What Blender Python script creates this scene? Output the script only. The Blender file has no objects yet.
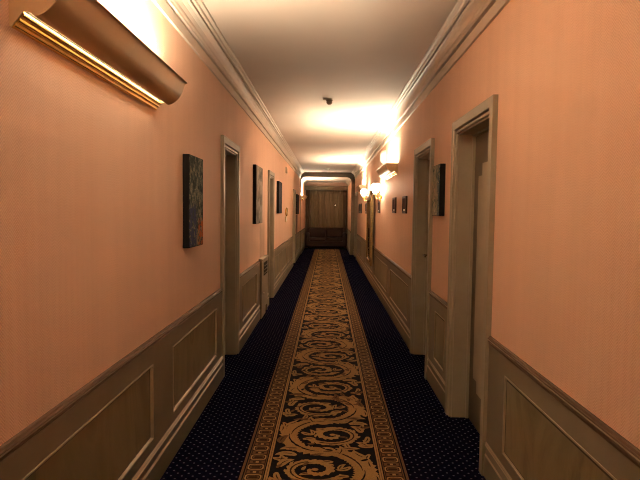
import bpy, math, random
from mathutils import Vector, Matrix
random.seed(7)
PI = math.pi
sc = bpy.context.scene
COL = sc.collection
R3 = math.radians

# ------------------------------------------------------------------ dimensions (metres)
XL, XR = -0.915, 0.905          # wallpaper faces of the corridor walls
H = 2.74                        # ceiling
Y0, YA, Y1 = -5.6, 17.7, 21.0   # wall behind the camera, alcove front, end wall
AL, AR, AH = -0.90, 0.785, 2.59 # alcove walls and ceiling

# ------------------------------------------------------------------ mesh builder
class MB:
    def __init__(s):
        s.v, s.f, s.m, s.sm = [], [], [], []
    def add(s, verts, faces, mi=0, smooth=False):
        b = len(s.v)
        s.v += [tuple(p) for p in verts]
        for f in faces:
            s.f.append([i + b for i in f]); s.m.append(mi); s.sm.append(smooth)
        return s
    def box(s, x0, x1, y0, y1, z0, z1, mi=0):
        x0, x1 = min(x0, x1), max(x0, x1); y0, y1 = min(y0, y1), max(y0, y1); z0, z1 = min(z0, z1), max(z0, z1)
        v = [(x, y, z) for x in (x0, x1) for y in (y0, y1) for z in (z0, z1)]
        return s.add(v, [(0,1,3,2),(4,6,7,5),(0,4,5,1),(2,3,7,6),(0,2,6,4),(1,5,7,3)], mi)
    def extrude(s, prof, y0, y1, mi=0, smooth=False, caps=True, closed=True):
        """profile of (x, z) points swept along y"""
        n = len(prof)
        v = [(x, y0, z) for x, z in prof] + [(x, y1, z) for x, z in prof]
        k = n if closed else n - 1
        s.add(v, [(i, (i+1) % n, n + (i+1) % n, n + i) for i in range(k)], mi, smooth)
        if caps and closed:
            s.add(v[:n], [list(range(n))], mi); s.add(v[n:], [list(range(n))[::-1]], mi)
        return s
    def tube(s, pts, rad, n=10, mi=0, caps=True):
        pts = [Vector(p) for p in pts]
        rads = rad if isinstance(rad, (list, tuple)) else [rad] * len(pts)
        vs = []
        up = None
        for i, p in enumerate(pts):
            t = (pts[min(i+1, len(pts)-1)] - pts[max(i-1, 0)]).normalized()
            if up is None:
                up = Vector((0,0,1)) if abs(t.z) < .9 else Vector((1,0,0))
            a = t.cross(up).normalized(); b = a.cross(t).normalized(); up = b
            for k in range(n):
                q = 2*PI*k/n
                vs.append(p + (a*math.cos(q) + b*math.sin(q)) * rads[i])
        fs = [(i*n+k, i*n+(k+1) % n, (i+1)*n+(k+1) % n, (i+1)*n+k) for i in range(len(pts)-1) for k in range(n)]
        s.add(vs, fs, mi, True)
        if caps:
            s.add(vs[:n], [list(range(n))[::-1]], mi); s.add(vs[-n:], [list(range(n))], mi)
        return s
    def lathe(s, prof, origin=(0,0,0), axis='z', n=24, mi=0):
        """profile of (radius, height) revolved about an axis through origin"""
        o = Vector(origin); vs = []
        for r, h in prof:
            for k in range(n):
                q = 2*PI*k/n; a, b = r*math.cos(q), r*math.sin(q)
                d = (a, b, h) if axis == 'z' else ((h, a, b) if axis == 'x' else (a, h, b))
                vs.append(o + Vector(d))
        fs = [(i*n+k, i*n+(k+1) % n, (i+1)*n+(k+1) % n, (i+1)*n+k) for i in range(len(prof)-1) for k in range(n)]
        s.add(vs, fs, mi, True)
        if prof[0][0] > 1e-5: s.add(vs[:n], [list(range(n))[::-1]], mi)
        if prof[-1][0] > 1e-5: s.add(vs[-n:], [list(range(n))], mi)
        return s
    def build(s, name, mats, parent=None, loc=None, bevel=0.0, seg=2):
        me = bpy.data.meshes.new(name)
        me.from_pydata(s.v, [], s.f)
        for m in (mats if isinstance(mats, (list, tuple)) else [mats]): me.materials.append(m)
        me.polygons.foreach_set('material_index', s.m)
        me.polygons.foreach_set('use_smooth', s.sm)
        me.update()
        import bmesh
        bm = bmesh.new(); bm.from_mesh(me)
        bmesh.ops.recalc_face_normals(bm, faces=bm.faces); bm.to_mesh(me); bm.free()
        o = bpy.data.objects.new(name, me); COL.objects.link(o)
        if parent is not None: o.parent = parent
        if loc is not None: o.location = loc
        if bevel > 0:
            w = o.modifiers.new('edge', 'WELD'); w.merge_threshold = 1e-5
            b = o.modifiers.new('round', 'BEVEL'); b.width = bevel; b.segments = seg; b.limit_method = 'ANGLE'
        return o

def tag(o, label, cat, group=None):
    o['label'] = label; o['category'] = cat
    if group: o['group'] = group
    return o
def thing(name, label, cat, loc=(0,0,0), group=None):
    o = bpy.data.objects.new(name, None); COL.objects.link(o); o.location = loc
    o.empty_display_size = .1
    return tag(o, label, cat, group)
def structure(o):
    o['kind'] = 'structure'; return o
def copy_tree(o, loc, label, group=None):
    c = o.copy(); COL.objects.link(c); c.location = loc; c['label'] = label
    if group: c['group'] = group
    def kids(a, b):
        for ch in list(a.children):
            d = ch.copy(); COL.objects.link(d); d.parent = b; kids(ch, d)
    kids(o, c)
    return c

# ------------------------------------------------------------------ materials
class NT:
    def __init__(s, name):
        s.mat = bpy.data.materials.new(name); s.mat.use_nodes = True
        s.t = s.mat.node_tree; s.b = s.t.nodes['Principled BSDF']; s._co = None
    def n(s, kind, **kw):
        x = s.t.nodes.new(kind)
        for k, v in kw.items(): setattr(x, k, v)
        return x
    def l(s, a, b): s.t.links.new(a, b)
    def co(s):
        if s._co is None: s._co = s.n('ShaderNodeTexCoord').outputs['Object']
        return s._co
    def xyz(s):
        x = s.n('ShaderNodeSeparateXYZ'); s.l(s.co(), x.inputs[0]); return x.outputs
    def math(s, op, a, b=None, c=None):
        m = s.n('ShaderNodeMath', operation=op)
        for i, q in enumerate((a, b, c)):
            if q is None: continue
            if isinstance(q, (int, float)): m.inputs[i].default_value = q
            else: s.l(q, m.inputs[i])
        return m.outputs[0]
    def noise(s, scale, detail=4, rough=.55, stretch=(1,1,1), dist=0.0, offset=(0,0,0)):
        mp = s.n('ShaderNodeMapping'); mp.inputs['Scale'].default_value = stretch; mp.inputs['Location'].default_value = offset
        s.l(s.co(), mp.inputs[0])
        x = s.n('ShaderNodeTexNoise'); x.inputs['Scale'].default_value = scale
        x.inputs['Detail'].default_value = detail; x.inputs['Roughness'].default_value = rough
        x.inputs['Distortion'].default_value = dist
        s.l(mp.outputs[0], x.inputs['Vector']); return x.outputs[0]
    def ramp(s, fac, stops, interp='LINEAR'):
        r = s.n('ShaderNodeValToRGB'); r.color_ramp.interpolation = interp
        e = r.color_ramp.elements
        while len(e) < len(stops): e.new(.5)
        for q, (p, c) in zip(e, stops):
            q.position = p; q.color = (*c, 1)
        s.l(fac, r.inputs[0]); return r.outputs[0]
    def mix(s, fac, a, b):
        m = s.n('ShaderNodeMix', data_type='RGBA')
        if isinstance(fac, (int, float)): m.inputs[0].default_value = fac
        else: s.l(fac, m.inputs[0])
        for i, q in ((6, a), (7, b)):
            if isinstance(q, tuple): m.inputs[i].default_value = (*q, 1)
            else: s.l(q, m.inputs[i])
        return m.outputs[2]
    def color(s, c):
        if isinstance(c, tuple): s.b.inputs['Base Color'].default_value = (*c, 1)
        else: s.l(c, s.b.inputs['Base Color'])
        return s
    def set(s, rough=.6, metal=0.0, spec=.5, sheen=0.0):
        s.b.inputs['Roughness'].default_value = rough; s.b.inputs['Metallic'].default_value = metal
        s.b.inputs['Specular IOR Level'].default_value = spec
        if sheen: s.b.inputs['Sheen Weight'].default_value = sheen
        return s
    def bump(s, h, strength=.3, dist=.002):
        x = s.n('ShaderNodeBump'); x.inputs['Strength'].default_value = strength; x.inputs['Distance'].default_value = dist
        s.l(h, x.inputs['Height']); s.l(x.outputs[0], s.b.inputs['Normal']); return s
    def emit(s, c, k):
        s.b.inputs['Emission Color'].default_value = (*c, 1); s.b.inputs['Emission Strength'].default_value = k; return s

def mat_plain(name, c, rough=.5, metal=0., spec=.5, var=.12, scale=9.):
    t = NT(name); n = t.noise(scale, 3)
    lo = tuple(q*(1-var) for q in c); hi = tuple(min(1, q*(1+var)) for q in c)
    t.color(t.ramp(n, [(.3, lo), (.7, hi)])).set(rough, metal, spec); return t.mat

def mat_wallpaper():
    t = NT('peach_wallpaper'); o = t.xyz(); y, z = o[1], o[2]
    x = o[0]; run = t.math('ADD', y, t.math('MULTIPLY', x, .9))
    tri = t.math('PINGPONG', run, .021)                           # vertical columns of slanted ribs
    ph = t.math('ADD', t.math('MULTIPLY', z, 600.0), t.math('MULTIPLY', tri, 700.0))
    rib = t.math('SINE', ph)
    n = t.noise(2.2, 3, .5); fine = t.noise(150, 2, .6); band = t.noise(9, 2, .5, (1, 1, .06))
    c = t.ramp(n, [(.3, (.84, .57, .415)), (.7, (.88, .60, .44))])
    k = t.math('ADD', t.math('MULTIPLY', rib, .30), t.math('MULTIPLY', fine, .45))
    k = t.math('ADD', k, t.math('MULTIPLY', band, .5))
    c2 = t.mix(t.math('MULTIPLY_ADD', k, .5, .06), c, (.50, .29, .19))
    # sooty heat mark on the paper above the heater cover
    def rng(v, a, b):
        m = t.n('ShaderNodeMapRange'); m.inputs[1].default_value = a; m.inputs[2].default_value = b; t.l(v, m.inputs[0]); return m.outputs[0]
    st = t.math('MULTIPLY', rng(y, 7.12, 7.22), rng(y, 7.80, 7.66)); st = t.math('MULTIPLY', st, rng(z, 1.75, 1.2))
    st = t.math('MULTIPLY', st, t.math('LESS_THAN', x, 0.0))
    c2 = t.mix(t.math('MULTIPLY', st, .45), c2, (.25, .15, .09))
    t.color(c2).set(.62, 0, .3).bump(rib, .5, .0012)
    return t.mat

def mat_carpet():
    t = NT('navy_dotted_carpet'); o = t.xyz()
    P = .060
    cx = t.math('COSINE', t.math('MULTIPLY', o[0], 2*PI/P)); cy = t.math('COSINE', t.math('MULTIPLY', o[1], 2*PI/P))
    d = t.math('MULTIPLY', cx, cy)
    dot = t.n('ShaderNodeMapRange'); dot.inputs[1].default_value = .78; dot.inputs[2].default_value = .92; t.l(d, dot.inputs[0])
    n = t.noise(40, 3); n2 = t.noise(260, 2)
    base = t.ramp(n, [(.3, (.002, .002, .007)), (.7, (.0035, .0037, .012))])
    spot = t.ramp(n2, [(.3, (.055, .052, .06)), (.7, (.125, .115, .12))])
    t.color(t.mix(dot.outputs[0], base, spot)).set(1.0, 0, 0.0).bump(n2, .4, .003)
    return t.mat

def mat_paint(name, c, rough=.42, streak=0.0):
    t = NT(name); n = t.noise(5, 4, .6); g = t.noise(26, 3, .6, (1, .25, 1))
    c1 = t.ramp(n, [(.3, tuple(q*.9 for q in c)), (.7, tuple(q*1.08 for q in c))])
    t.color(t.mix(t.math('MULTIPLY', g, .2), c1, tuple(q*.75 for q in c))).set(rough, 0, .4); return t.mat

def mat_faux(name, a, b):
    """brushed faux-grain paint of the inset panels"""
    t = NT(name)
    n = t.noise(3.2, 5, .6, (1, .8, .32), 1.6); f = t.noise(34, 3, .6, (1, .5, .12), .6)
    c = t.ramp(n, [(.30, a), (.50, b), (.62, tuple(q*.86 for q in a)), (.75, b)])
    t.color(t.mix(t.math('MULTIPLY', f, .3), c, tuple(q*.6 for q in a))).set(.38, 0, .45); return t.mat

M = {}
M['wallpaper'] = mat_wallpaper()
M['carpet'] = mat_carpet()
M['ceiling'] = mat_plain('cream_ceiling', (.56, .48, .405), .8, var=.04, scale=1.3)
M['cornice'] = mat_plain('cream_cornice', (.58, .505, .425), .55, var=.05, scale=4)
M['trim'] = mat_paint('greige_gloss_paint', (.325, .285, .21))
M['dado'] = mat_paint('dado_paint', (.19, .158, .11))
M['trim_pale'] = mat_paint('pale_moulding', (.36, .285, .20), .35)
M['rail'] = mat_plain('dado_rail_paint', (.10, .06, .036), .5, spec=.3)
M['faux'] = mat_faux('faux_grain_panel', (.165, .132, .072), (.235, .192, .112))
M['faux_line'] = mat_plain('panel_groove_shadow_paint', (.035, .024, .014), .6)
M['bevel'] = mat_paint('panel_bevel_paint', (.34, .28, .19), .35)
M['heater'] = mat_paint('heater_paint', (.24, .205, .15))
M['door'] = mat_paint('door_brown_paint', (.115, .09, .06), .45)
M['doorpanel'] = mat_paint('door_panel_paint', (.36, .30, .215), .42)
M['black'] = mat_plain('matt_black', (.008, .007, .008), .7, spec=.15)
M['bronze'] = mat_plain('dark_bronze', (.10, .07, .04), .35, .9)
M['brass'] = mat_plain('brass', (.88, .60, .20), .26, 1.0, var=.06)
M['gold'] = mat_plain('gold_painted_shade', (.56, .38, .19), .40, .3, var=.05, scale=5)
M['cap'] = mat_plain('shade_end_gold', (.72, .54, .32), .45, .1, var=.05)
M['white'] = mat_plain('off_white_plastic', (.78, .74, .66), .45, var=.03)
M['beige'] = mat_plain('beige_plastic', (.52, .45, .33), .5, var=.05)
M['brownplastic'] = mat_plain('brown_plastic', (.20, .135, .08), .4)
M['giltdark'] = mat_plain('worn_gilt', (.20, .125, .042), .45, .6, var=.3, scale=30)
M['redwood'] = mat_plain('dark_red_wood', (.10, .028, .012), .4, var=.3, scale=20)
M['darkwood'] = mat_plain('dark_wood_frame', (.045, .022, .014), .4, var=.3, scale=20)
t = NT('mirror_glass'); t.color((.72, .70, .66)).set(.04, 1.0); M['mirror'] = t.mat
t = NT('brown_leather'); n = t.noise(45, 4); t.color(t.ramp(n, [(.3, (.016, .007, .005)), (.7, (.032, .013, .008))])).set(.5, 0, .22).bump(n, .25, .003); M['leather'] = t.mat
def mat_cloth(name, c):
    t = NT(name); n = t.noise(60, 3, .6, (1, 1, .12)); t.color(t.ramp(n, [(.3, tuple(q*.8 for q in c)), (.7, c)])).set(.85, 0, .2, .2); return t.mat
M['curtain'] = mat_cloth('beige_brown_curtain', (.19, .15, .095))
M['drape'] = mat_cloth('brown_drape', (.075, .045, .028))
M['emitter'] = NT('warm_fluorescent_tube').color((.9,.85,.7)).emit((1.0, .83, .60), 860).mat
M['liner'] = mat_plain('dark_gilt_liner', (.016, .009, .0015), .9, spec=.05)
M['slot'] = NT('lit_slot_diffuser').color((.9,.85,.7)).emit((1.0, .83, .60), 30).mat
M['shade_glow'] = NT('lit_frosted_shade').color((.9,.8,.6)).emit((1.0, .82, .58), 75).mat
M['tiny_glow'] = NT('lit_point').color((.9,.85,.7)).emit((1.0, .85, .6), 12).mat

# ------------------------------------------------------------------ the room shell
structure(MB().box(-1.5, 1.5, Y0-.2, Y1+.2, -.12, 0).build('floor', M['carpet']))
structure(MB().box(-1.5, 1.5, Y0-.2, Y1+.2, H, H+.12).build('ceiling', M['ceiling']))

DH = 2.008                       # clear door height
doorsL = [(4.61, 5.275, DH), (8.165, 8.78, DH-.02), (13.98, 14.70, 1.94)]
doorsR = [(2.968, 3.735, DH), (4.655, 5.395, DH), (16.12, 17.10, 1.96)]
def wall(name, xf, s, doors):
    mb = MB(); xb = xf + s*.30; y = Y0
    for a, b, h in doors:
        mb.box(xf, xb, y, a, 0, H); mb.box(xf, xb, a, b, h, H); y = b
    mb.box(xf, xb, y, Y1, 0, H)
    return structure(mb.build(name, M['wallpaper']))
wall('wall_left', XL, -1, doorsL)
wall('wall_right', XR, 1, doorsR)
structure(MB().box(-1.4, 1.4, Y0-.2, Y0, 0, H).build('wall_back', M['wallpaper']))
structure(MB().box(-1.4, 1.4, Y1, Y1+.2, 0, H).build('wall_end', M['wallpaper']))

# alcove at the far end: narrower, lower, with rounded upper corners
r = .17
inner = [(AL, 0)]
for k in range(9):
    q = PI - k*PI/16; inner.append((AL + r + r*math.cos(q), AH - r + r*math.sin(q)))
for k in range(9):
    q = PI/2 - k*PI/16; inner.append((AR - r + r*math.cos(q), AH - r + r*math.sin(q)))
inner.append((AR, 0))
mb = MB(); ni = len(inner)
v = [(x, YA, z) for x, z in inner] + [(x, Y1, z) for x, z in inner]
for i in range(ni-1):
    top = inner[i][1] > AH - r - .01 and inner[i+1][1] > AH - r - .01
    mb.add([v[i], v[i+1], v[ni+i+1], v[ni+i]], [(0,1,2,3)], 1 if top else 0, top)
# front ring between the opening and the corridor section
def ring_out(p):
    x, z = p
    cx = (AL+AR)/2
    if z <= AH - r: return (XL if x < cx else XR, z)
    return (XL + (x-AL)/(AR-AL)*(XR-XL), H)
for i in range(ni-1):
    a, b = inner[i], inner[i+1]
    ao, bo = ring_out(a), ring_out(b)
    mb.add([(a[0],YA,a[1]), (b[0],YA,b[1]), (bo[0],YA,bo[1]), (ao[0],YA,ao[1])], [(0,1,2,3)], 2)
a, b = inner[1], inner[-2]
mb.add([(AL,YA,AH-r), (XL,YA,AH-r), (XL,YA,H)], [(0,1,2)], 2)
mb.add([(AR,YA,AH-r), (XR,YA,AH-r), (XR,YA,H)], [(0,1,2)], 2)
structure(mb.build('wall_alcove', [M['wallpaper'], M['ceiling'], M['dado']]))

# cornice along both sides (flat band, dark gap, stepped cove)
def cornice(name, xf, s):
    p = [(0,2.527),(.016,2.527),(.018,2.592),(.002,2.594),(.002,2.606),(.030,2.607),(.032,2.622),(.036,2.630),
         (.038,2.648),(.050,2.672),(.068,2.690),(.082,2.696),(.082,2.716),(.094,2.716),(.094,2.702),(.106,2.704),(.110,2.720),(.128,2.726),(.132,H),(0,H)]
    mb = MB(); mb.extrude([(xf - s*a, z) for a, z in p], Y0, YA)
    return structure(mb.build(name, M['cornice']))
cornice('trim_1', XL, -1); cornice('trim_2', XR, 1)

# wainscot: flat panelled dado with rails, mouldings, inset panels
trim_no = [2]
def wainscot(xf, s, y0, y1, panels):
    """s = outward sign of the wall (-1 left, +1 right); the dado stands inwards from xf"""
    trim_no[0] += 1
    X = lambda p: xf - s*p
    pz0, pz1, F, D, w, g = .262, .645, (.016 if s < 0 else .010), .006, .006, .009
    mb = MB(); mb.box(xf, X(F), y0, y1, 0, pz0); mb.box(xf, X(F), y0, y1, pz1, .752)
    y = y0
    for a, b in panels:
        mb.box(xf, X(F), y, a, pz0, pz1); y = b
    mb.box(xf, X(F), y, y1, pz0, pz1)
    base = structure(mb.build('trim_%d' % trim_no[0], M['dado']))
    kq = .72
    rail = [(0,.744),(.017,.744),(.019,.752),(.023,.758),(.021,.763),(.027,.767),(.028,.773),(.025,.778),(.020,.779),(.016,.786),(0,.787)]
    rl = MB(); rl.extrude([(X(a*kq), z) for a, z in rail], y0, y1)
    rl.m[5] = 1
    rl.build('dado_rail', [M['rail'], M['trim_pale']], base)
    for a, b in panels:
        o = [(a,pz0),(b,pz0),(b,pz1),(a,pz1)]; i = [(a+w,pz0+w),(b-w,pz0+w),(b-w,pz1-w),(a+w,pz1-w)]
        bv = MB()
        bv.add([(X(F), q, z) for q, z in o] + [(X(D), q, z) for q, z in i], [(k, (k+1) % 4, 4+(k+1) % 4, 4+k) for k in range(4)])
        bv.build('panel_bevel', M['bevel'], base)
        bd = MB(); t_ = .007
        for ya, yb, za, zb in ((a-t_, b+t_, pz1, pz1+t_), (a-t_, b+t_, pz0-t_, pz0), (a-t_, a, pz0, pz1), (b, b+t_, pz0, pz1)):
            bd.box(X(F-.001), X(F+.004), ya, yb, za, zb)
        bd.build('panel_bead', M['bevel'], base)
        gr = MB()
        for ya, yb, za, zb in ((a+w, b-w, pz1-w-g, pz1-w), (a+w, b-w, pz0+w, pz0+w+.4*g), (a+w, a+w+g, pz0+w+.4*g, pz1-w-g), (b-w-g, b-w, pz0+w+.4*g, pz1-w-g)):
            gr.box(xf, X(D), ya, yb, za, zb)
        gr.build('panel_shade_line', M['faux_line'], base)  # flat strips, the panel moulding's shade put into their dark colour
        MB().box(xf, X(D), a+w+g, b-w-g, pz0+w+.4*g, pz1-w-g).build('inset_panel', M['faux'], base)
    return base
bbL, bbR = MB(), MB()
def skirting(mb, xf, s, y0, y1):
    X = lambda p: xf - s*p
    p = [(.012,0),(.029,0),(.029,.122),(.021,.131),(.020,.133),(.020,.170),(.028,.172),(.029,.177),(.023,.183),(.025,.187),(.017,.197),(.012,.198)]
    k0 = len(mb.m); kq = 1.0 if s < 0 else .62
    mb.extrude([(X(a*kq), z) for a, z in p], y0, y1, 0)
    for k in (2, 7, 9): mb.m[k0+k] = 1  # the upward ledge faces take the paler colour
segL = [(Y0, 4.525, [(-5.2,-3.3),(-2.9,-1.1),(-.75,.55),(.92,2.70),(3.07,4.29)]), (5.36, 7.05, [(5.62,6.74)]), (7.75, 8.08, []),
        (8.865, 13.895, [(9.20,10.16),(10.46,11.86),(12.16,13.66)]), (14.785, YA, [(15.2,16.2),(16.45,17.5)])]
segR = [(Y0, 2.882, [(-5.2,-3.3),(-2.9,-1.1),(-.75,.45),(.80,2.605)]), (3.82, 4.57, [(3.965,4.325)]),
        (5.48, 16.035, [(5.79,7.44),(7.84,10.0),(10.36,12.5),(12.86,14.2),(14.5,15.8)]), (17.185, YA, [])]
for a, b, p in segL: wainscot(XL, -1, a, b, p); skirting(bbL, XL, -1, a, b)
for a, b, p in segR: wainscot(XR, 1, a, b, p); skirting(bbR, XR, 1, a, b)
wainscot(AL, -1, YA+.002, Y1, [(17.9,18.9),(19.1,20.1)]); skirting(bbL, AL, -1, YA+.002, Y1)
wainscot(AR, 1, YA+.002, Y1, [(17.9,18.9),(19.1,20.1)]); skirting(bbR, AR, 1, YA+.002, Y1)
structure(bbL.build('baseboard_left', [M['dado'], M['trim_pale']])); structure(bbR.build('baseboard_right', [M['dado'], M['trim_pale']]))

# doors: casing, jamb lining, leaf with notched raised panel, handle
door_no = [0]
def door(xf, s, a, b, h, handle_far):
    door_no[0] += 1
    X = lambda p: xf + s*p       # p > 0 goes into the wall
    rec = .115
    leaf = structure(MB().box(X(rec), X(rec+.045), a+.012, b-.012, .006, h-.012).build('door_%d' % door_no[0], M['door']))
    c = MB(); w = .085
    def casing_leg(y0, y1, d):
        # stepped profile, d = +1 when the opening lies towards +y
        p = [(0,0),(.027,0),(.029,.003),(.029,.056),(.026,.059),(.006,.060),(.006,.068),(.017,.069),(.019,.073),(.017,.083),(.008,.085),(0,.085)]
        n = len(p)
        yb = y0 if d > 0 else y1
        v = [(X(-q), yb + d*t, 0) for q, t in p] + [(X(-q), yb + d*t, h + w - t) for q, t in p]
        c.add(v, [(i, (i+1) % n, n+(i+1) % n, n+i) for i in range(n)] + [list(range(n))])
        return v[n:]
    A = casing_leg(a-w, a, 1); B = casing_leg(b, b+w, -1)
    n = len(A)
    c.add(A+B, [(i, (i+1) % n, n+(i+1) % n, n+i) for i in range(n)])
    c.build('door_casing', M['trim'], leaf)
    j = MB(); q = .010
    j.box(X(0), X(.16), a, a+q, 0, h); j.box(X(0), X(.16), b-q, b, 0, h); j.box(X(0), X(.16), a+q, b-q, h-q, h)
    j.box(X(.095), X(rec), a+q, a+q+.014, 0, h-q); j.box(X(.095), X(rec), b-q-.014, b-q, 0, h-q); j.box(X(.095), X(rec), a+q+.014, b-q-.014, h-q-.014, h-q)
    j.build('door_jamb', M['trim'], leaf)
    # raised panel with stepped corners
    y0, y1, z0, z1, k = a+.16, b-.155, .255, 1.785, .083
    out = [(y0+k,z0),(y1-k,z0),(y1-k,z0+.078),(y1,z0+.078),(y1,z1-.080),(y1-k,z1-.080),(y1-k,z1),(y0+k,z1),(y0+k,z1-.080),(y0,z1-.080),(y0,z0+.078),(y0+k,z0+.078)]
    pm = MB(); n = len(out)
    v = [(X(rec), y, z) for y, z in out] + [(X(rec-.012), y, z) for y, z in out]
    pm.add(v, [(i, (i+1) % n, n+(i+1) % n, n+i) for i in range(n)] + [list(range(n, 2*n))])
    pm.build('door_panel', M['doorpanel'], leaf)
    hy = (b-.09) if handle_far else (a+.09); dr = -1 if handle_far else 1
    hm = MB()
    hm.box(X(rec), X(rec-.008), hy-.02, hy+.02, .93, 1.10)
    hm.tube([(X(rec-.004), hy, 1.03), (X(rec-.050), hy, 1.03), (X(rec-.056), hy+dr*.01, 1.03), (X(rec-.056), hy+dr*.11, 1.025)], .009, 8)
    hm.build('door_handle', M['bronze'], leaf)
for i, (a, b, h) in enumerate(doorsL): door(XL, -1, a, b, h, False)
for i, (a, b, h) in enumerate(doorsR): door(XR, 1, a, b, h, i == 1)

# ------------------------------------------------------------------ patterned runner
RUG_Y0, RUG_Y1, RW = -4.5, 20.15, .463
def mat_rug(name, c, var=.25):
    t = NT(name); n = t.noise(120, 2, .6); n2 = t.noise(9, 3)
    a = t.ramp(n, [(.3, tuple(q*(1-var) for q in c)), (.7, tuple(q*(1+var) for q in c))])
    t.color(t.mix(t.math('MULTIPLY', n2, .35), a, tuple(q*.7 for q in c))).set(.95, 0, .1).bump(n, .4, .002); return t.mat
rug_m = [mat_rug('rug_navy_ground', (.0035, .003, .005)), mat_rug('rug_gold', (.27, .16, .056)), mat_rug('rug_bronze', (.105, .054, .022)), mat_rug('rug_rust', (.030, .012, .006))]
rb = MB(); rb.box(-RW, RW, RUG_Y0, RUG_Y1, 0.0005, .007, 0)
def strip(x0, x1, z, mi, y0=RUG_Y0, y1=RUG_Y1):
    rb.add([(x0,y0,z),(x1,y0,z),(x1,y1,z),(x0,y1,z)], [(0,1,2,3)], mi)
Z1, Z2, Z3, Z4 = .0078, .0084, .0090, .0096
for s in (-1, 1):
    strip(s*.463, s*.449, Z1, 2); strip(s*.436, s*.338, Z1, 3); strip(s*.327, s*.306, Z1, 1); strip(s*.319, s*.315, Z2, 2)
    strip(s*.441, s*.436, Z1, 2); strip(s*.338, s*.334, Z1, 2)
    y = -.5; k = 0
    while y < RUG_Y1 - .1:                       # cartouche links of the border
        cx = s*.387
        def ring(hx, hy, w, mi, z, n=18):
            o, i = [], []
            for q in range(n):
                t_ = 2*PI*q/n; c_, s_ = math.cos(t_), math.sin(t_)
                ex = lambda v_, e: math.copysign(abs(v_)**e, v_)
                o.append((cx + hx*ex(c_, .5), y + hy*ex(s_, .5), z)); i.append((cx + (hx-w)*ex(c_, .5), y + (hy-w)*ex(s_, .5), z))
            rb.add(o+i, [(q, (q+1) % n, n+(q+1) % n, n+q) for q in range(n)], mi)
        ring(.046, .034, .008, 1, Z2); ring(.032, .018, .006, 2, Z2, 14)
        rb.add([(cx-.044,y+.042,Z2),(cx+.044,y+.042,Z2),(cx+.044,y+.050,Z2),(cx-.044,y+.050,Z2)], [(0,1,2,3)], 2)
        rb.add([(cx-.044,y+.068,Z2),(cx+.044,y+.068,Z2),(cx+.044,y+.076,Z2),(cx-.044,y+.076,Z2)], [(0,1,2,3)], 2)
        for e in (-.034, 0, .034):
            rb.add([(cx+e-.009,y+.050,Z2),(cx+e+.009,y+.050,Z2),(cx+e+.009,y+.068,Z2),(cx+e-.009,y+.068,Z2)], [(0,1,2,3)], 1 if e == 0 else 2)
        y += .118; k += 1
def ribbon(pts, width, mi, z, tl=0., tr=0., tooth=.045, ph=0.):
    """flat strip along pts; width(t) is the half width; tl/tr add leaf teeth on either side"""
    L = 0; vs = []; n = len(pts)
    for i, p in enumerate(pts):
        a, b = pts[max(i-1, 0)], pts[min(i+1, n-1)]
        dx, dy = b[0]-a[0], b[1]-a[1]; d = math.hypot(dx, dy) or 1
        if i: L += math.hypot(p[0]-pts[i-1][0], p[1]-pts[i-1][1])
        w = width(i/(n-1)); saw = ((L/tooth + ph) % 1.0); saw = saw if saw < .8 else (1-saw)*4
        nx, ny = -dy/d, dx/d
        wl, wr = w*(1+tl*saw), w*(1+tr*saw)
        lim = lambda x: max(-.303, min(.303, x))
        vs += [(lim(p[0]+nx*wl), p[1]+ny*wl, z), (lim(p[0]-nx*wr), p[1]-ny*wr, z)]
    rb.add(vs, [(2*i, 2*i+1, 2*i+3, 2*i+2) for i in range(n-1)], mi)
def leaf(x, y, ang, ln, w, bend, mi=1, z=Z2, sx=1):
    pts = []; a = ang
    px, py = 0., 0.
    for i in range(9):
        pts.append((x + sx*px, y + py)); px += math.cos(a)*ln/8; py += math.sin(a)*ln/8; a += bend/8
    ribbon(pts, lambda t: w*math.sin(PI*min(1, .12+.88*t))**.8*(1 if t < .95 else .3), mi, z, .25, .25, .02)
half = .4675
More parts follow.
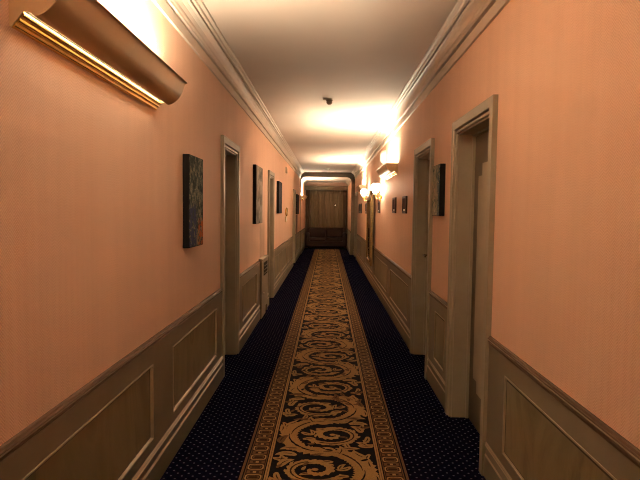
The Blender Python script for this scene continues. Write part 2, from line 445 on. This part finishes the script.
def motif(yc, sx):
    """one bulge of the scrolling vine (to -x when sx = 1), with its inner spiral and leaves"""
    ry = yc
    S = lambda x, y: (sx*x, ry + y)
    J = lambda a: random.uniform(-a, a)
    vine = [S(-.212*math.cos(PI*v/half)*(1 + .08*math.cos(3*PI*v/half)), v + .065*math.sin(2*PI*v/half)) for v in [(-.5+i/56)*half*1.10 for i in range(57)]]
    L_, R_ = (1, 0) if sx > 0 else (0, 1)
    ribbon(vine, lambda t: .024 + .020*math.sin(PI*t), 1, Z2, 1.1*L_+.7*R_, 1.1*R_+.7*L_, .034, random.random())
    ribbon(vine[5:30], lambda t: .0045*math.sin(PI*t)+.001, 0, Z3, 1.2, .8, .024)
    ribbon([(p[0]+sx*.014, p[1]+.006) for p in vine[28:52]], lambda t: .004*math.sin(PI*t)+.001, 3, Z3, .8, 1.2, .03)
    sp = []
    for i in range(80):
        t = i/79; th = -2.75 + t*9.0; rr = .140*(1-t)**.75 + .014
        sp.append(S(.055 + rr*1.10*math.cos(th), .010 + rr*.92*math.sin(th)))
    ribbon(sp, lambda t: .006 + .0125*math.sin(PI*min(1, .2 + t*.8))**.7, 1, Z2+.0003, .5*L_+1.3*R_, .5*R_+1.3*L_, .031, random.random())
    ribbon(sp[5:36], lambda t: .0035, 3, Z3+.0003, 1.2, .9, .022)
    n = 12; c = S(.052, .010)
    rb.add([(c[0]+.020*math.cos(2*PI*q/n), c[1]+.016*math.sin(2*PI*q/n), Z3+.0004) for q in range(n)], [list(range(n))], 1)
    # frond teeth branching along the stems
    def fronds(pts, step, ln, w, side, z):
        for i in range(3, len(pts)-3, step):
            (x0, y0), (x1, y1) = pts[i-1], pts[i+1]; a = math.atan2(y1-y0, x1-x0)
            for sd in side:
                q = a + sd*random.uniform(.6, 1.0)
                k_ = random.uniform(.75, 1.25)
                px, py = pts[i][0] - sd*math.sin(a)*.014, pts[i][1] + sd*math.cos(a)*.014
                leaf(max(-.27, min(.27, px)), py, q, ln*k_, w, -sd*1.2, 1 if random.random() < .85 else 2, z)
    fronds(vine, 5, .085, .0135, (1, -1), Z2+.0002)
    fronds(sp[:58], 6, .045, .0085, (-sx,), Z2+.0004)
    # acanthus leaves around the vine
    for (x, y, a, ln, w, bd) in ((-.275,-.13,1.9,.13,.024,-1.3),(-.285,.04,1.2,.12,.020,.9),(-.262,.165,.5,.14,.023,1.3),(-.15,-.19,2.6,.14,.022,1.2),(-.23,-.21,.7,.10,.018,-1.4),
                                 (-.06,.185,2.4,.14,.021,-1.4),(.16,.175,.6,.14,.024,-1.6),(.245,.045,1.5,.13,.024,1.5),(.21,-.13,-.4,.12,.024,1.7),(.225,.15,-.6,.10,.018,1.6),
                                 (.27,-.02,-1.4,.12,.018,-1.0),(-.145,.045,-.9,.10,.017,1.3),(-.13,-.06,.4,.09,.016,-1.2),(.10,-.215,.3,.13,.019,-.8),(.03,.215,2.9,.12,.018,1.2),
                                 (-.05,.10,.2,.09,.016,-1.3),(-.09,0,1.2,.09,.014,1.4),(.26,.10,2.2,.09,.016,-1.5),(.27,-.17,2.0,.10,.018,1.3),(.16,-.19,2.5,.09,.015,-1.4),(-.28,.20,-.9,.09,.014,-1.2),(.14,-.05,2.4,.07,.011,1.5),(.05,.085,.1,.08,.010,-.9)):
        q = 1 if random.random() < .82 else 2
        x, y, a = sx*(x+J(.010)), ry+y+J(.010), a+J(.2)
        leaf(x, y, a, ln, w, bd, q, Z2+.0006, sx)
        leaf(x+sx*.2*ln*math.cos(a), y+.2*ln*math.sin(a), a+bd*.2, ln*.55, .0035, bd*.5, 3, Z3+.0006, sx)
    for _ in range(9):
        leaf(sx*random.uniform(-.28,.28), ry+random.uniform(-.22,.22), random.uniform(0,6.28), .055, .010, random.uniform(-1.5,1.5), random.choice((1,2,0)), Z2+.0007, sx)
k = -2
while True:
    yc = 3.36 + k*half
    if yc > RUG_Y1 - .28: break
    if yc > -.6: motif(yc, 1 if k % 2 == 0 else -1)
    k += 1
    if k < 0 and yc < -.6: continue
for k in range(-9, -2):
    motif(3.36 + k*half, 1 if k % 2 == 0 else -1)
tag(rb.build('runner_rug', rug_m), 'long navy and gold scroll patterned runner down the middle of the corridor', 'rug')

# ------------------------------------------------------------------ trough wall lights
def uplight(label, xf, s, y0, z0, ln=1.27):
    """s = -1 on the left wall, +1 on the right; origin at the wall, near end, bottom edge"""
    root = thing('wall_uplight', label, 'wall light', (xf, y0, z0), 'gold trough wall lights')
    X = lambda p: -s*p
    t = .004
    # ribbed back moulding: runs out at 45 degrees with three half round beads
    mol = [(0, 0), (.006, -.001)]
    base = Vector((.006, -.001)); d = Vector((.035, .042)); dn = Vector((.77, -.64))
    for k in range(3):
        for q in range(7):
            f = (k + q/6)/3; hgt = (.005, .006, .007)[k]*math.sin(PI*q/6)
            w = base + d*f + dn*hgt; mol.append((w.x, w.y))
    mol += [(.038, .044), (0, .044)]
    MB().extrude([(X(a), z) for a, z in mol], t, ln-t, smooth=False).build('ribbed_moulding', M['brass'], root)
    MB().extrude([(X(.001),.0445),(X(.037),.0445),(X(.030),.060),(X(.026),.080),(X(.001),.080)], t, ln-t).build('slot_liner', M['liner'], root)
    ctl = [(.068,.046),(.0655,.036),(.070,.030),(.084,.031),(.103,.040),(.122,.055),(.138,.075),(.149,.097),(.156,.116),(.161,.129),(.168,.138),(.177,.142)]
    belly = []
    for k in range(len(ctl)-1):                       # smooth the curve of the shade
        p0, p1, p2, p3 = (Vector(ctl[max(0, min(len(ctl)-1, k+q))]) for q in (-1, 0, 1, 2))
        for q in range(4):
            f = q/4; c = .5*((2*p1) + (p2-p0)*f + (2*p0-5*p1+4*p2-p3)*f*f + (3*p1-p0-3*p2+p3)*f**3); belly.append((c.x, c.y))
    belly.append(ctl[-1])
    inn = [(a-.0045, z+.0035) for a, z in belly[8:]][::-1]
    sh = belly + inn + [(.072,.052),(.062,.066),(.0575,.0635)]
    MB().extrude([(X(a), z) for a, z in sh], t, ln-t, smooth=True).build('trough_shade', M['gold'], root)
    cap = [(0,0),(.006,-.001),(.041,.041),(.052,.0405),(.0655,.036)] + belly[8:] + [(.120,.150),(.0,.150)]
    for ya, yb in ((0, t), (ln-t, ln)):
        MB().extrude([(X(a), z) for a, z in cap], ya, yb).build('end_cap', M['cap'], root)
    MB().extrude([(X(.046),.069),(X(.059),.0565),(X(.061),.0585),(X(.048),.071)], t, ln-t).build('slot_diffuser', M['slot'], root)
    # the lamp
    MB().tube([(X(.078), .05, .100), (X(.078), ln-.05, .100)], .013, 10).build('lamp_tube', M['emitter'], root)
    for ya, yb in ((t, .05), (ln-.05, ln-t)):
        MB().box(X(.066), X(.090), ya, yb, .088, .112).build('lamp_holder', M['white'], root)
    return root
uplight('long gold trough wall light nearest, cut by the top left corner', XL, -1, 1.53, 1.976)
uplight('gold trough wall light high on right wall above the two small framed pictures', XR, 1, 6.93, 1.945, 1.2)
uplight('far gold trough wall light on right wall, beyond the candle sconces', XR, 1, 12.7, 1.945, 1.2)
uplight('small far trough wall light on the left wall of the end alcove', AL, -1, 17.95, 1.83, 1.2)
uplight('gold trough wall light on left wall behind the viewer', XL, -1, -3.3, 1.976, 1.27)

# ------------------------------------------------------------------ pictures
def mat_art(name, stops, scale, stretch, dist, off, extra=None):
    t = NT(name); n = t.noise(scale, 6, .7, stretch, dist, off)
    c = t.ramp(n, stops)
    if extra:
        for col, axis, lo, hi, axis2, lo2, hi2 in extra:       # patches of paint with soft edges, in the canvas's own coordinates
            o = t.xyz()
            def rng(v, a, b):
                m = t.n('ShaderNodeMapRange'); m.inputs[1].default_value = a; m.inputs[2].default_value = b; t.l(v, m.inputs[0]); return m.outputs[0]
            f = t.math('MULTIPLY', rng(o[axis], lo, hi), rng(o[axis2], lo2, hi2))
            brk = t.noise(28, 4, .7, (1,1,1), .6, (3,1,off[2]))
            f = t.math('MULTIPLY', f, t.math('GREATER_THAN', brk, .47))
            c = t.mix(f, c, col)
    t.color(c).set(.8, 0, .08); return t.mat
def canvas(label, xf, s, y0, y1, z0, z1, depth, art, name='canvas_painting'):
    root = thing(name, label, 'painting', (xf, (y0+y1)/2, (z0+z1)/2), 'canvas paintings along the corridor')
    X = lambda p: -s*p; hw, hh = (y1-y0)/2, (z1-z0)/2
    MB().box(X(-.001), X(depth), -hw, hw, -hh, hh).build('canvas_edge', M['black'], root, bevel=.003)
    MB().box(X(depth-.001), X(depth+.0025), -hw+.004, hw-.004, -hh+.004, hh-.004).build('painted_front', art, root)
    return root
a1 = mat_art('art_grey_forest', [(.36,(.008,.012,.012)),(.46,(.034,.048,.042)),(.53,(.08,.10,.085)),(.57,(.32,.30,.20)),(.61,(.02,.03,.03)),(.68,(.17,.18,.14))], 22, (1,1,.8), .8, (0,0,2),
             [((.34,.25,.13), 2,-.17,-.27, 1,-.5,-.3), ((.42,.10,.025), 2,-.10,-.14, 1,.02,.08), ((.03,.04,.10), 2,.0,-.05, 1,.03,-.03)])
canvas('grey green canvas painting with orange patch, nearest on the left wall', XL, -1, 3.342, 3.704, 1.213, 1.808, .042, a1)
a2 = mat_art('art_white_mist', [(.30,(.015,.015,.018)),(.44,(.12,.115,.11)),(.52,(.36,.34,.31)),(.60,(.22,.20,.175)),(.70,(.04,.036,.034))], 3.2, (1,1,.5), 1.0, (0,4,1))
canvas('tall canvas with misty white and grey painting, between first and second left doors', XL, -1, 6.47, 7.10, 1.29, 2.015, .042, a2)
a3 = mat_art('art_dark_blue', [(.3,(.012,.012,.02)),(.55,(.05,.045,.06)),(.7,(.14,.11,.10))], 5, (1,1,1), .8, (0,2,8))
canvas('dark narrow canvas on left wall just past the second left door', XL, -1, 9.5, 10.1, 1.405, 1.985, .045, a3)
a4 = mat_art('art_dark_brown', [(.3,(.02,.012,.012)),(.55,(.06,.035,.03)),(.7,(.12,.07,.05))], 5, (1,1,1), .8, (0,6,8))
canvas('dark canvas farthest down the left wall, past the third left door', XL, -1, 15.15, 16.0, 1.36, 1.93, .05, a4)
a5 = mat_art('art_green_brown', [(.34,(.04,.045,.04)),(.44,(.15,.18,.13)),(.51,(.42,.33,.23)),(.57,(.11,.13,.10)),(.64,(.48,.43,.33))], 13, (1,1,.5), 1.3, (0,3,5),
             [((.05,.085,.10), 1,-.03,-.10, 2,-.5,-.3)])
canvas('green and brown canvas painting between the two near doors on right', XR, 1, 4.118, 4.40, 1.432, 1.836, .042, a5)

def small_frame(label, y0, y1, z0, z1, art):
    root = thing('picture_frame', label, 'picture', (XR, (y0+y1)/2, (z0+z1)/2), 'small framed pictures on the right wall')
    hw, hh, w = (y1-y0)/2, (z1-z0)/2, .022
    f = MB()
    for (a, b, c, d) in ((-hw,hw,hh-w,hh), (-hw,hw,-hh,-hh+w), (-hw,-hw+w,-hh+w,hh-w), (hw-w,hw,-hh+w,hh-w)):
        f.box(-.001, -.024, a, b, c, d)
    f.build('frame', M['darkwood'], root, bevel=.003)
    MB().box(-.001, -.014, -hw+w, hw-w, -hh+w, hh-w).build('print', art, root)
    MB().box(-.014, -.0155, -hw+w+.012, hw-w-.012, -hh+w+.008, -hh+w+.03).build('pale_strip', M['white'], root)  # pale strip along the foot of the print
    return root
p1 = mat_art('print_plum', [(.3,(.03,.018,.02)),(.55,(.10,.05,.045)),(.72,(.24,.15,.11))], 14, (1,1,1), .8, (0,2,1))
small_frame('small dark framed picture closest to the second right door', 6.03, 6.30, 1.442, 1.642, p1)
small_frame('small dark framed picture, second from the second right door', 6.98, 7.25, 1.442, 1.65, p1)
small_frame('small dark framed picture just before the tall gilt mirror', 9.10, 9.36, 1.435, 1.64, p1)
small_frame('small framed picture just beyond the tall gilt mirror', 12.1, 12.5, 1.41, 1.65, p1)
small_frame('small framed picture, second beyond the tall gilt mirror', 13.95, 14.3, 1.41, 1.67, p1)
small_frame('small framed picture farthest along right wall, third beyond the gilt mirror', 14.7, 15.05, 1.41, 1.67, p1)

# ------------------------------------------------------------------ tall gilt mirror and candle sconces
mr = thing('wall_mirror', 'tall gilt framed mirror on right wall between two candle sconces', 'mirror', (XR, 10.55, .42))
f = MB(); hw, hh, w = .5, 1.36, .085
MB().box(-.033, -.075, -hw+.03, hw-.03, .03, hh-.03).build('mirror_back', M['redwood'], mr)
for (a, b, c, d) in ((-hw,hw,hh-w,hh), (-hw,hw,0,w), (-hw,-hw+w,w,hh-w), (hw-w,hw,w,hh-w)):
    f.box(-.031, -.085, a, b, c, d)
for (a, b, c, d) in ((-hw+w-.015,hw-w+.015,hh-w-.012,hh-w+.012), (-hw+w-.015,hw-w+.015,w-.012,w+.012), (-hw+w-.012,-hw+w+.012,w,hh-w), (hw-w-.012,hw-w+.012,w,hh-w)):
    f.box(-.075, -.098, a, b, c, d)
f.build('gilt_frame', M['giltdark'], mr, bevel=.008)
MB().box(-.075, -.079, -hw+w, hw-w, w, hh-w).build('mirror_glass', M['mirror'], mr)
cr = MB()
pts = []
for k in range(13):
    q = PI*k/12; pts.append((.26*math.cos(q), hh + .10*math.sin(q)**.8 if 0 < k < 12 else hh))
cr.add([(-.040, y, z) for y, z in pts] + [(-.085, y, z) for y, z in pts], [(i, i+1, 14+i, 13+i) for i in range(12)] + [list(range(13))[::-1], list(range(13, 26))])
cr.build('gilt_crest', M['giltdark'], mr)

def sconce(label, y, z):
    root = thing('candle_sconce', label, 'wall light', (XR, y, z), 'two arm candle sconces by the mirror')
    MB().lathe([(.0,-.001),(.045,-.001),(.048,-.010),(.030,-.018),(.012,-.026),(.0,-.028)], (0,0,-.16), 'x', 20).build('backplate', M['brass'], root)
    MB().lathe([(.0,-.10),(.010,-.09),(.014,-.07),(.006,-.05),(.018,-.03),(.010,0),(.016,.03),(.006,.06),(0,.075)], (-.03,0,-.16), 'z', 14).build('finial', M['brass'], root)
    for d in (-1, 1):
        pts = [(-.02, 0, -.16)]
        for k in range(1, 11):
            t_ = k/10; pts.append((-.02 - .09*t_, d*.115*t_, -.16 - .055*math.sin(PI*t_*.9) + .03*t_*t_))
        MB().tube(pts, .0065, 8).build('arm', M['brass'], root)
        e = pts[-1]
        MB().lathe([(.0,.0),(.030,.006),(.034,.016),(.012,.018),(.012,.075),(.0,.078)], e, 'z', 16).build('candle_cup', M['brass'], root)
        MB().lathe([(.028,.05),(.050,.08),(.062,.12),(.060,.16),(.048,.19)], e, 'z', 20).build('glass_shade', M['shade_glow'], root)
    return root
sconce('brass two arm candle sconce with lit shades, before the gilt mirror', 8.85, 1.875)
sconce('brass two arm candle sconce with lit shades, beyond the gilt mirror', 11.7, 1.90)

# ------------------------------------------------------------------ ceiling and wall fittings
d = thing('smoke_detector', 'dark dome smoke detector on ceiling before the bright pool of light', 'smoke detector', (-.01, 6.15, H))
MB().lathe([(.0,0),(.056,0),(.058,-.006),(.052,-.011),(0,-.011)], (0,0,0), 'z', 28).build('base_plate', M['beige'], d)
MB().lathe([(.038,-.011),(.038,-.022),(.033,-.027),(.036,-.042),(.028,-.058),(.013,-.066),(0,-.067)], (.016,0,0), 'z', 24).build('sensor_dome', M['brownplastic'], d)
d = thing('smoke_detector', 'small pale smoke detector far down the ceiling near the alcove', 'smoke detector', (-.017, 15.9, H))
MB().lathe([(.0,0),(.060,0),(.062,-.012),(.050,-.020),(0,-.020)], (0,0,0), 'z', 24).build('base_plate', M['white'], d)
MB().lathe([(.040,-.020),(.036,-.045),(.020,-.055),(0,-.057)], (0,0,0), 'z', 20).build('sensor_dome', M['white'], d)

d = thing('alarm_sounder', 'round white dome high on right wall, just beyond the nearer right trough light', 'alarm', (XR, 8.45, 2.325))
MB().lathe([(.0,.001),(.105,.001),(.108,-.014),(.0,-.014)], (0,0,0), 'x', 28).build('base_ring', M['white'], d)
MB().lathe([(.100,-.014),(.098,-.040),(.084,-.066),(.055,-.084),(.02,-.090),(0,-.0905)], (0,0,0), 'x', 28).build('dome', M['white'], d)

d = thing('junction_box', 'small square beige box on left wall just under the cornice', 'box', (XL, 11.55, 2.33))
MB().box(-.001, .030, -.11, .11, -.06, .06).build('case', M['beige'], d, bevel=.004)
g = MB()
for k in range(4): g.box(.030, .0325, -.08, .08, -.042+.022*k, -.032+.022*k)
g.build('louvre', M['bronze'], d)

d = thing('wall_plaque', 'cream and gilt oval plaque with small lower plate on left wall', 'plaque', (XL, 11.62, 1.43))
o = MB(); n = 28
ring = []
for k in range(n+1):
    q = 2*PI*k/n; ring.append((.018, .22*math.cos(q), .085*math.sin(q)))
MB().tube(ring, .014, 8, caps=False).build('oval_frame', M['brass'], d)
MB().add([(.001, .215*math.cos(2*PI*k/n), .08*math.sin(2*PI*k/n)) for k in range(n)] + [(.020, .215*math.cos(2*PI*k/n), .08*math.sin(2*PI*k/n)) for k in range(n)],
   [(k, (k+1) % n, n+(k+1) % n, n+k) for k in range(n)] + [list(range(n)), list(range(n, 2*n))]).build('oval_plate', M['cap'], d)
MB().box(.001, .020, -.16, .13, -.225, -.095).build('lower_plate', M['cap'], d, bevel=.02, seg=3)
MB().box(.020, .024, -.13, .10, -.20, -.12).build('lower_face', M['white'], d)

# boxed heater cover between the first two left doors
d = thing('heater_cover', 'boxed greige heater cover with black grille against left wall', 'radiator cover', (XL, 7.40, 0))
mb = MB(); dp = .045
mb.box(.017, dp, -.345, .345, .10, .775); mb.box(.017, dp, -.345, .12, .0, .10); mb.box(.017, dp, .29, .345, 0, .10)
mb.build('casing', M['heater'], d)
MB().extrude([(.002,.775),(.050,.775),(.058,.785),(.058,.797),(.050,.806),(.002,.806)], -.349, .349).build('top_cap', M['heater'], d)
MB().box(dp, dp+.004, -.13, .29, .555, .735).build('grille_plate', M['black'], d)
for k in range(3):
    MB().box(dp+.004, dp+.010, -.12, .28, .582+.050*k, .592+.050*k).build('grille_slat', M['bronze'], d)
MB().lathe([(.012,0),(.012,.012),(.006,.02),(0,.021)], (dp,-.20,.33), 'x', 14).build('knob', M['white'], d)

# narrow red-brown hanging band under the far left canvas
d = MB(); n = 9
d.box(-.001, .012, -.28, .28, -.30, .30)
o = d.build('wall_hanging', M['redwood'], None, (XL, 15.75, 1.045), bevel=.003)
tag(o, 'narrow red brown wall hanging below the farthest dark canvas on left', 'wall hanging')

# ------------------------------------------------------------------ end wall: curtain, drapes, sofa
def pleats(x0, x1, y, z0, z1, amp, pitch, mat, name, label, cat='curtain', seed=1, group=None):
    rnd = random.Random(seed); nx = int((x1-x0)/pitch*8); nz = 14; vs = []; mb = MB()
    ph = [rnd.uniform(-.5,.5) for _ in range(40)]
    for j in range(nz+1):
        z = z1 + (z0-z1)*j/nz
        for i in range(nx+1):
            x = x0 + (x1-x0)*i/nx; u = (x-x0)/pitch
            w = amp*(.55+.45*j/nz)*math.sin(2*PI*u + ph[int(u) % 40]) + .12*amp*math.sin(2*PI*u*.37+2)
            vs.append((x + .25*pitch*math.sin(j*.5+u)*.1, y + w, z))
    mb.add(vs, [(j*(nx+1)+i, j*(nx+1)+i+1, (j+1)*(nx+1)+i+1, (j+1)*(nx+1)+i) for j in range(nz) for i in range(nx)], 0, True)
    o = mb.build(name, mat); s_ = o.modifiers.new('thick', 'SOLIDIFY'); s_.thickness = .004
    return tag(o, label, cat, group)
pleats(-.72, .62, 20.86,   .03, 2.27, .018, .105, M['curtain'], 'curtain', 'wide pleated beige brown curtain hanging behind the sofa at corridor end', seed=3)
pleats(-.865, -.70, 20.80, .03, 2.27, .020, .075, M['drape'], 'side_drape', 'dark brown side drape left of the pleated end curtain', seed=4, group='side drapes at the end')
pleats(.60, .755, 20.80, .03, 2.27, .020, .075, M['drape'], 'side_drape', 'dark brown side drape right of the pleated end curtain', seed=5, group='side drapes at the end')
tag(MB().box(AL+.012, AR-.012, 20.74, 20.99, 2.275, 2.415).box(AL+.012, AR-.012, 20.72, 20.99, 2.415, 2.44).build('curtain_pelmet', M['curtain'], bevel=.004), 'brown pelmet box above the end curtain', 'pelmet')
d = thing('light_point', 'tiny lit white point of light in front of the end curtain', 'lamp', (.298, 20.70, 1.69))
MB().lathe([(0,-.016),(.012,-.010),(.016,0),(.012,.010),(0,.016)], (0,0,0), 'z', 12).build('emitter', M['tiny_glow'], d)  # added glowing bead for a bright dot, hung on an added stem
MB().tube([(0,0,.014),(0,0,.30),(0,.03,.56)], .003, 6).build('added_stem', M['bronze'], d)

so = thing('sofa', 'dark brown leather two seat sofa at the end of the runner', 'sofa', (-.045, 20.28, 0))
def cushion(name, x0, x1, y0, y1, z0, z1, mat, bev):
    return MB().box(x0, x1, y0, y1, z0, z1).build(name, mat, so, bevel=bev, seg=4)
cushion('base', -.72, .72, -.02, .46, .10, .30, M['leather'], .02)
for s in (-1, 1): cushion('seat_cushion', min(s*.008, s*.64), max(s*.008, s*.64), -.04, .36, .30, .45, M['leather'], .05)
for s in (-1, 1):
    o = cushion('back_cushion', min(s*.008, s*.64), max(s*.008, s*.64), .28, .42, .44, .80, M['leather'], .06)
cushion('backrest', -.74, .74, .38, .47, .12, .815, M['leather'], .04)
for s in (-1, 1): cushion('armrest', min(s*.64, s*.80), max(s*.64, s*.80), -.03, .45, .10, .63, M['leather'], .055)
for x in (-.66, .66):
    for y in (.03, .40):
        MB().lathe([(.018,0.001),(.026,.10)], (x, y, 0), 'z', 12).build('leg', M['darkwood'], so)

# ------------------------------------------------------------------ camera, world, view
cam = bpy.data.cameras.new('camera'); co = bpy.data.objects.new('camera', cam); COL.objects.link(co)
cam.sensor_width = 36; cam.sensor_fit = 'HORIZONTAL'; cam.lens = 36*530/640; cam.clip_start = .02; cam.clip_end = 100
rot = Matrix.Rotation(R3(.773), 4, 'Z') @ Matrix.Rotation(PI/2 - R3(3.14), 4, 'X') @ Matrix.Rotation(R3(.70), 4, 'Z')
co.matrix_world = Matrix.Translation((0, 0, 1.46)) @ rot
sc.camera = co
w = bpy.data.worlds.new('world'); sc.world = w; w.use_nodes = True
w.node_tree.nodes['Background'].inputs[0].default_value = (.01, .007, .004, 1)
vs = sc.view_settings
sc.display_settings.display_device = 'sRGB'
vs.view_transform = 'Standard'; vs.look = 'None'; vs.exposure = 0.22; vs.gamma = 1.0; vs.use_curve_mapping = False
cy = sc.cycles
cy.use_denoising = True; cy.use_adaptive_sampling = False; cy.filter_width = 1.05; cy.max_bounces = 12; cy.diffuse_bounces = 8; cy.glossy_bounces = 4; cy.sample_clamp_indirect = 12.0
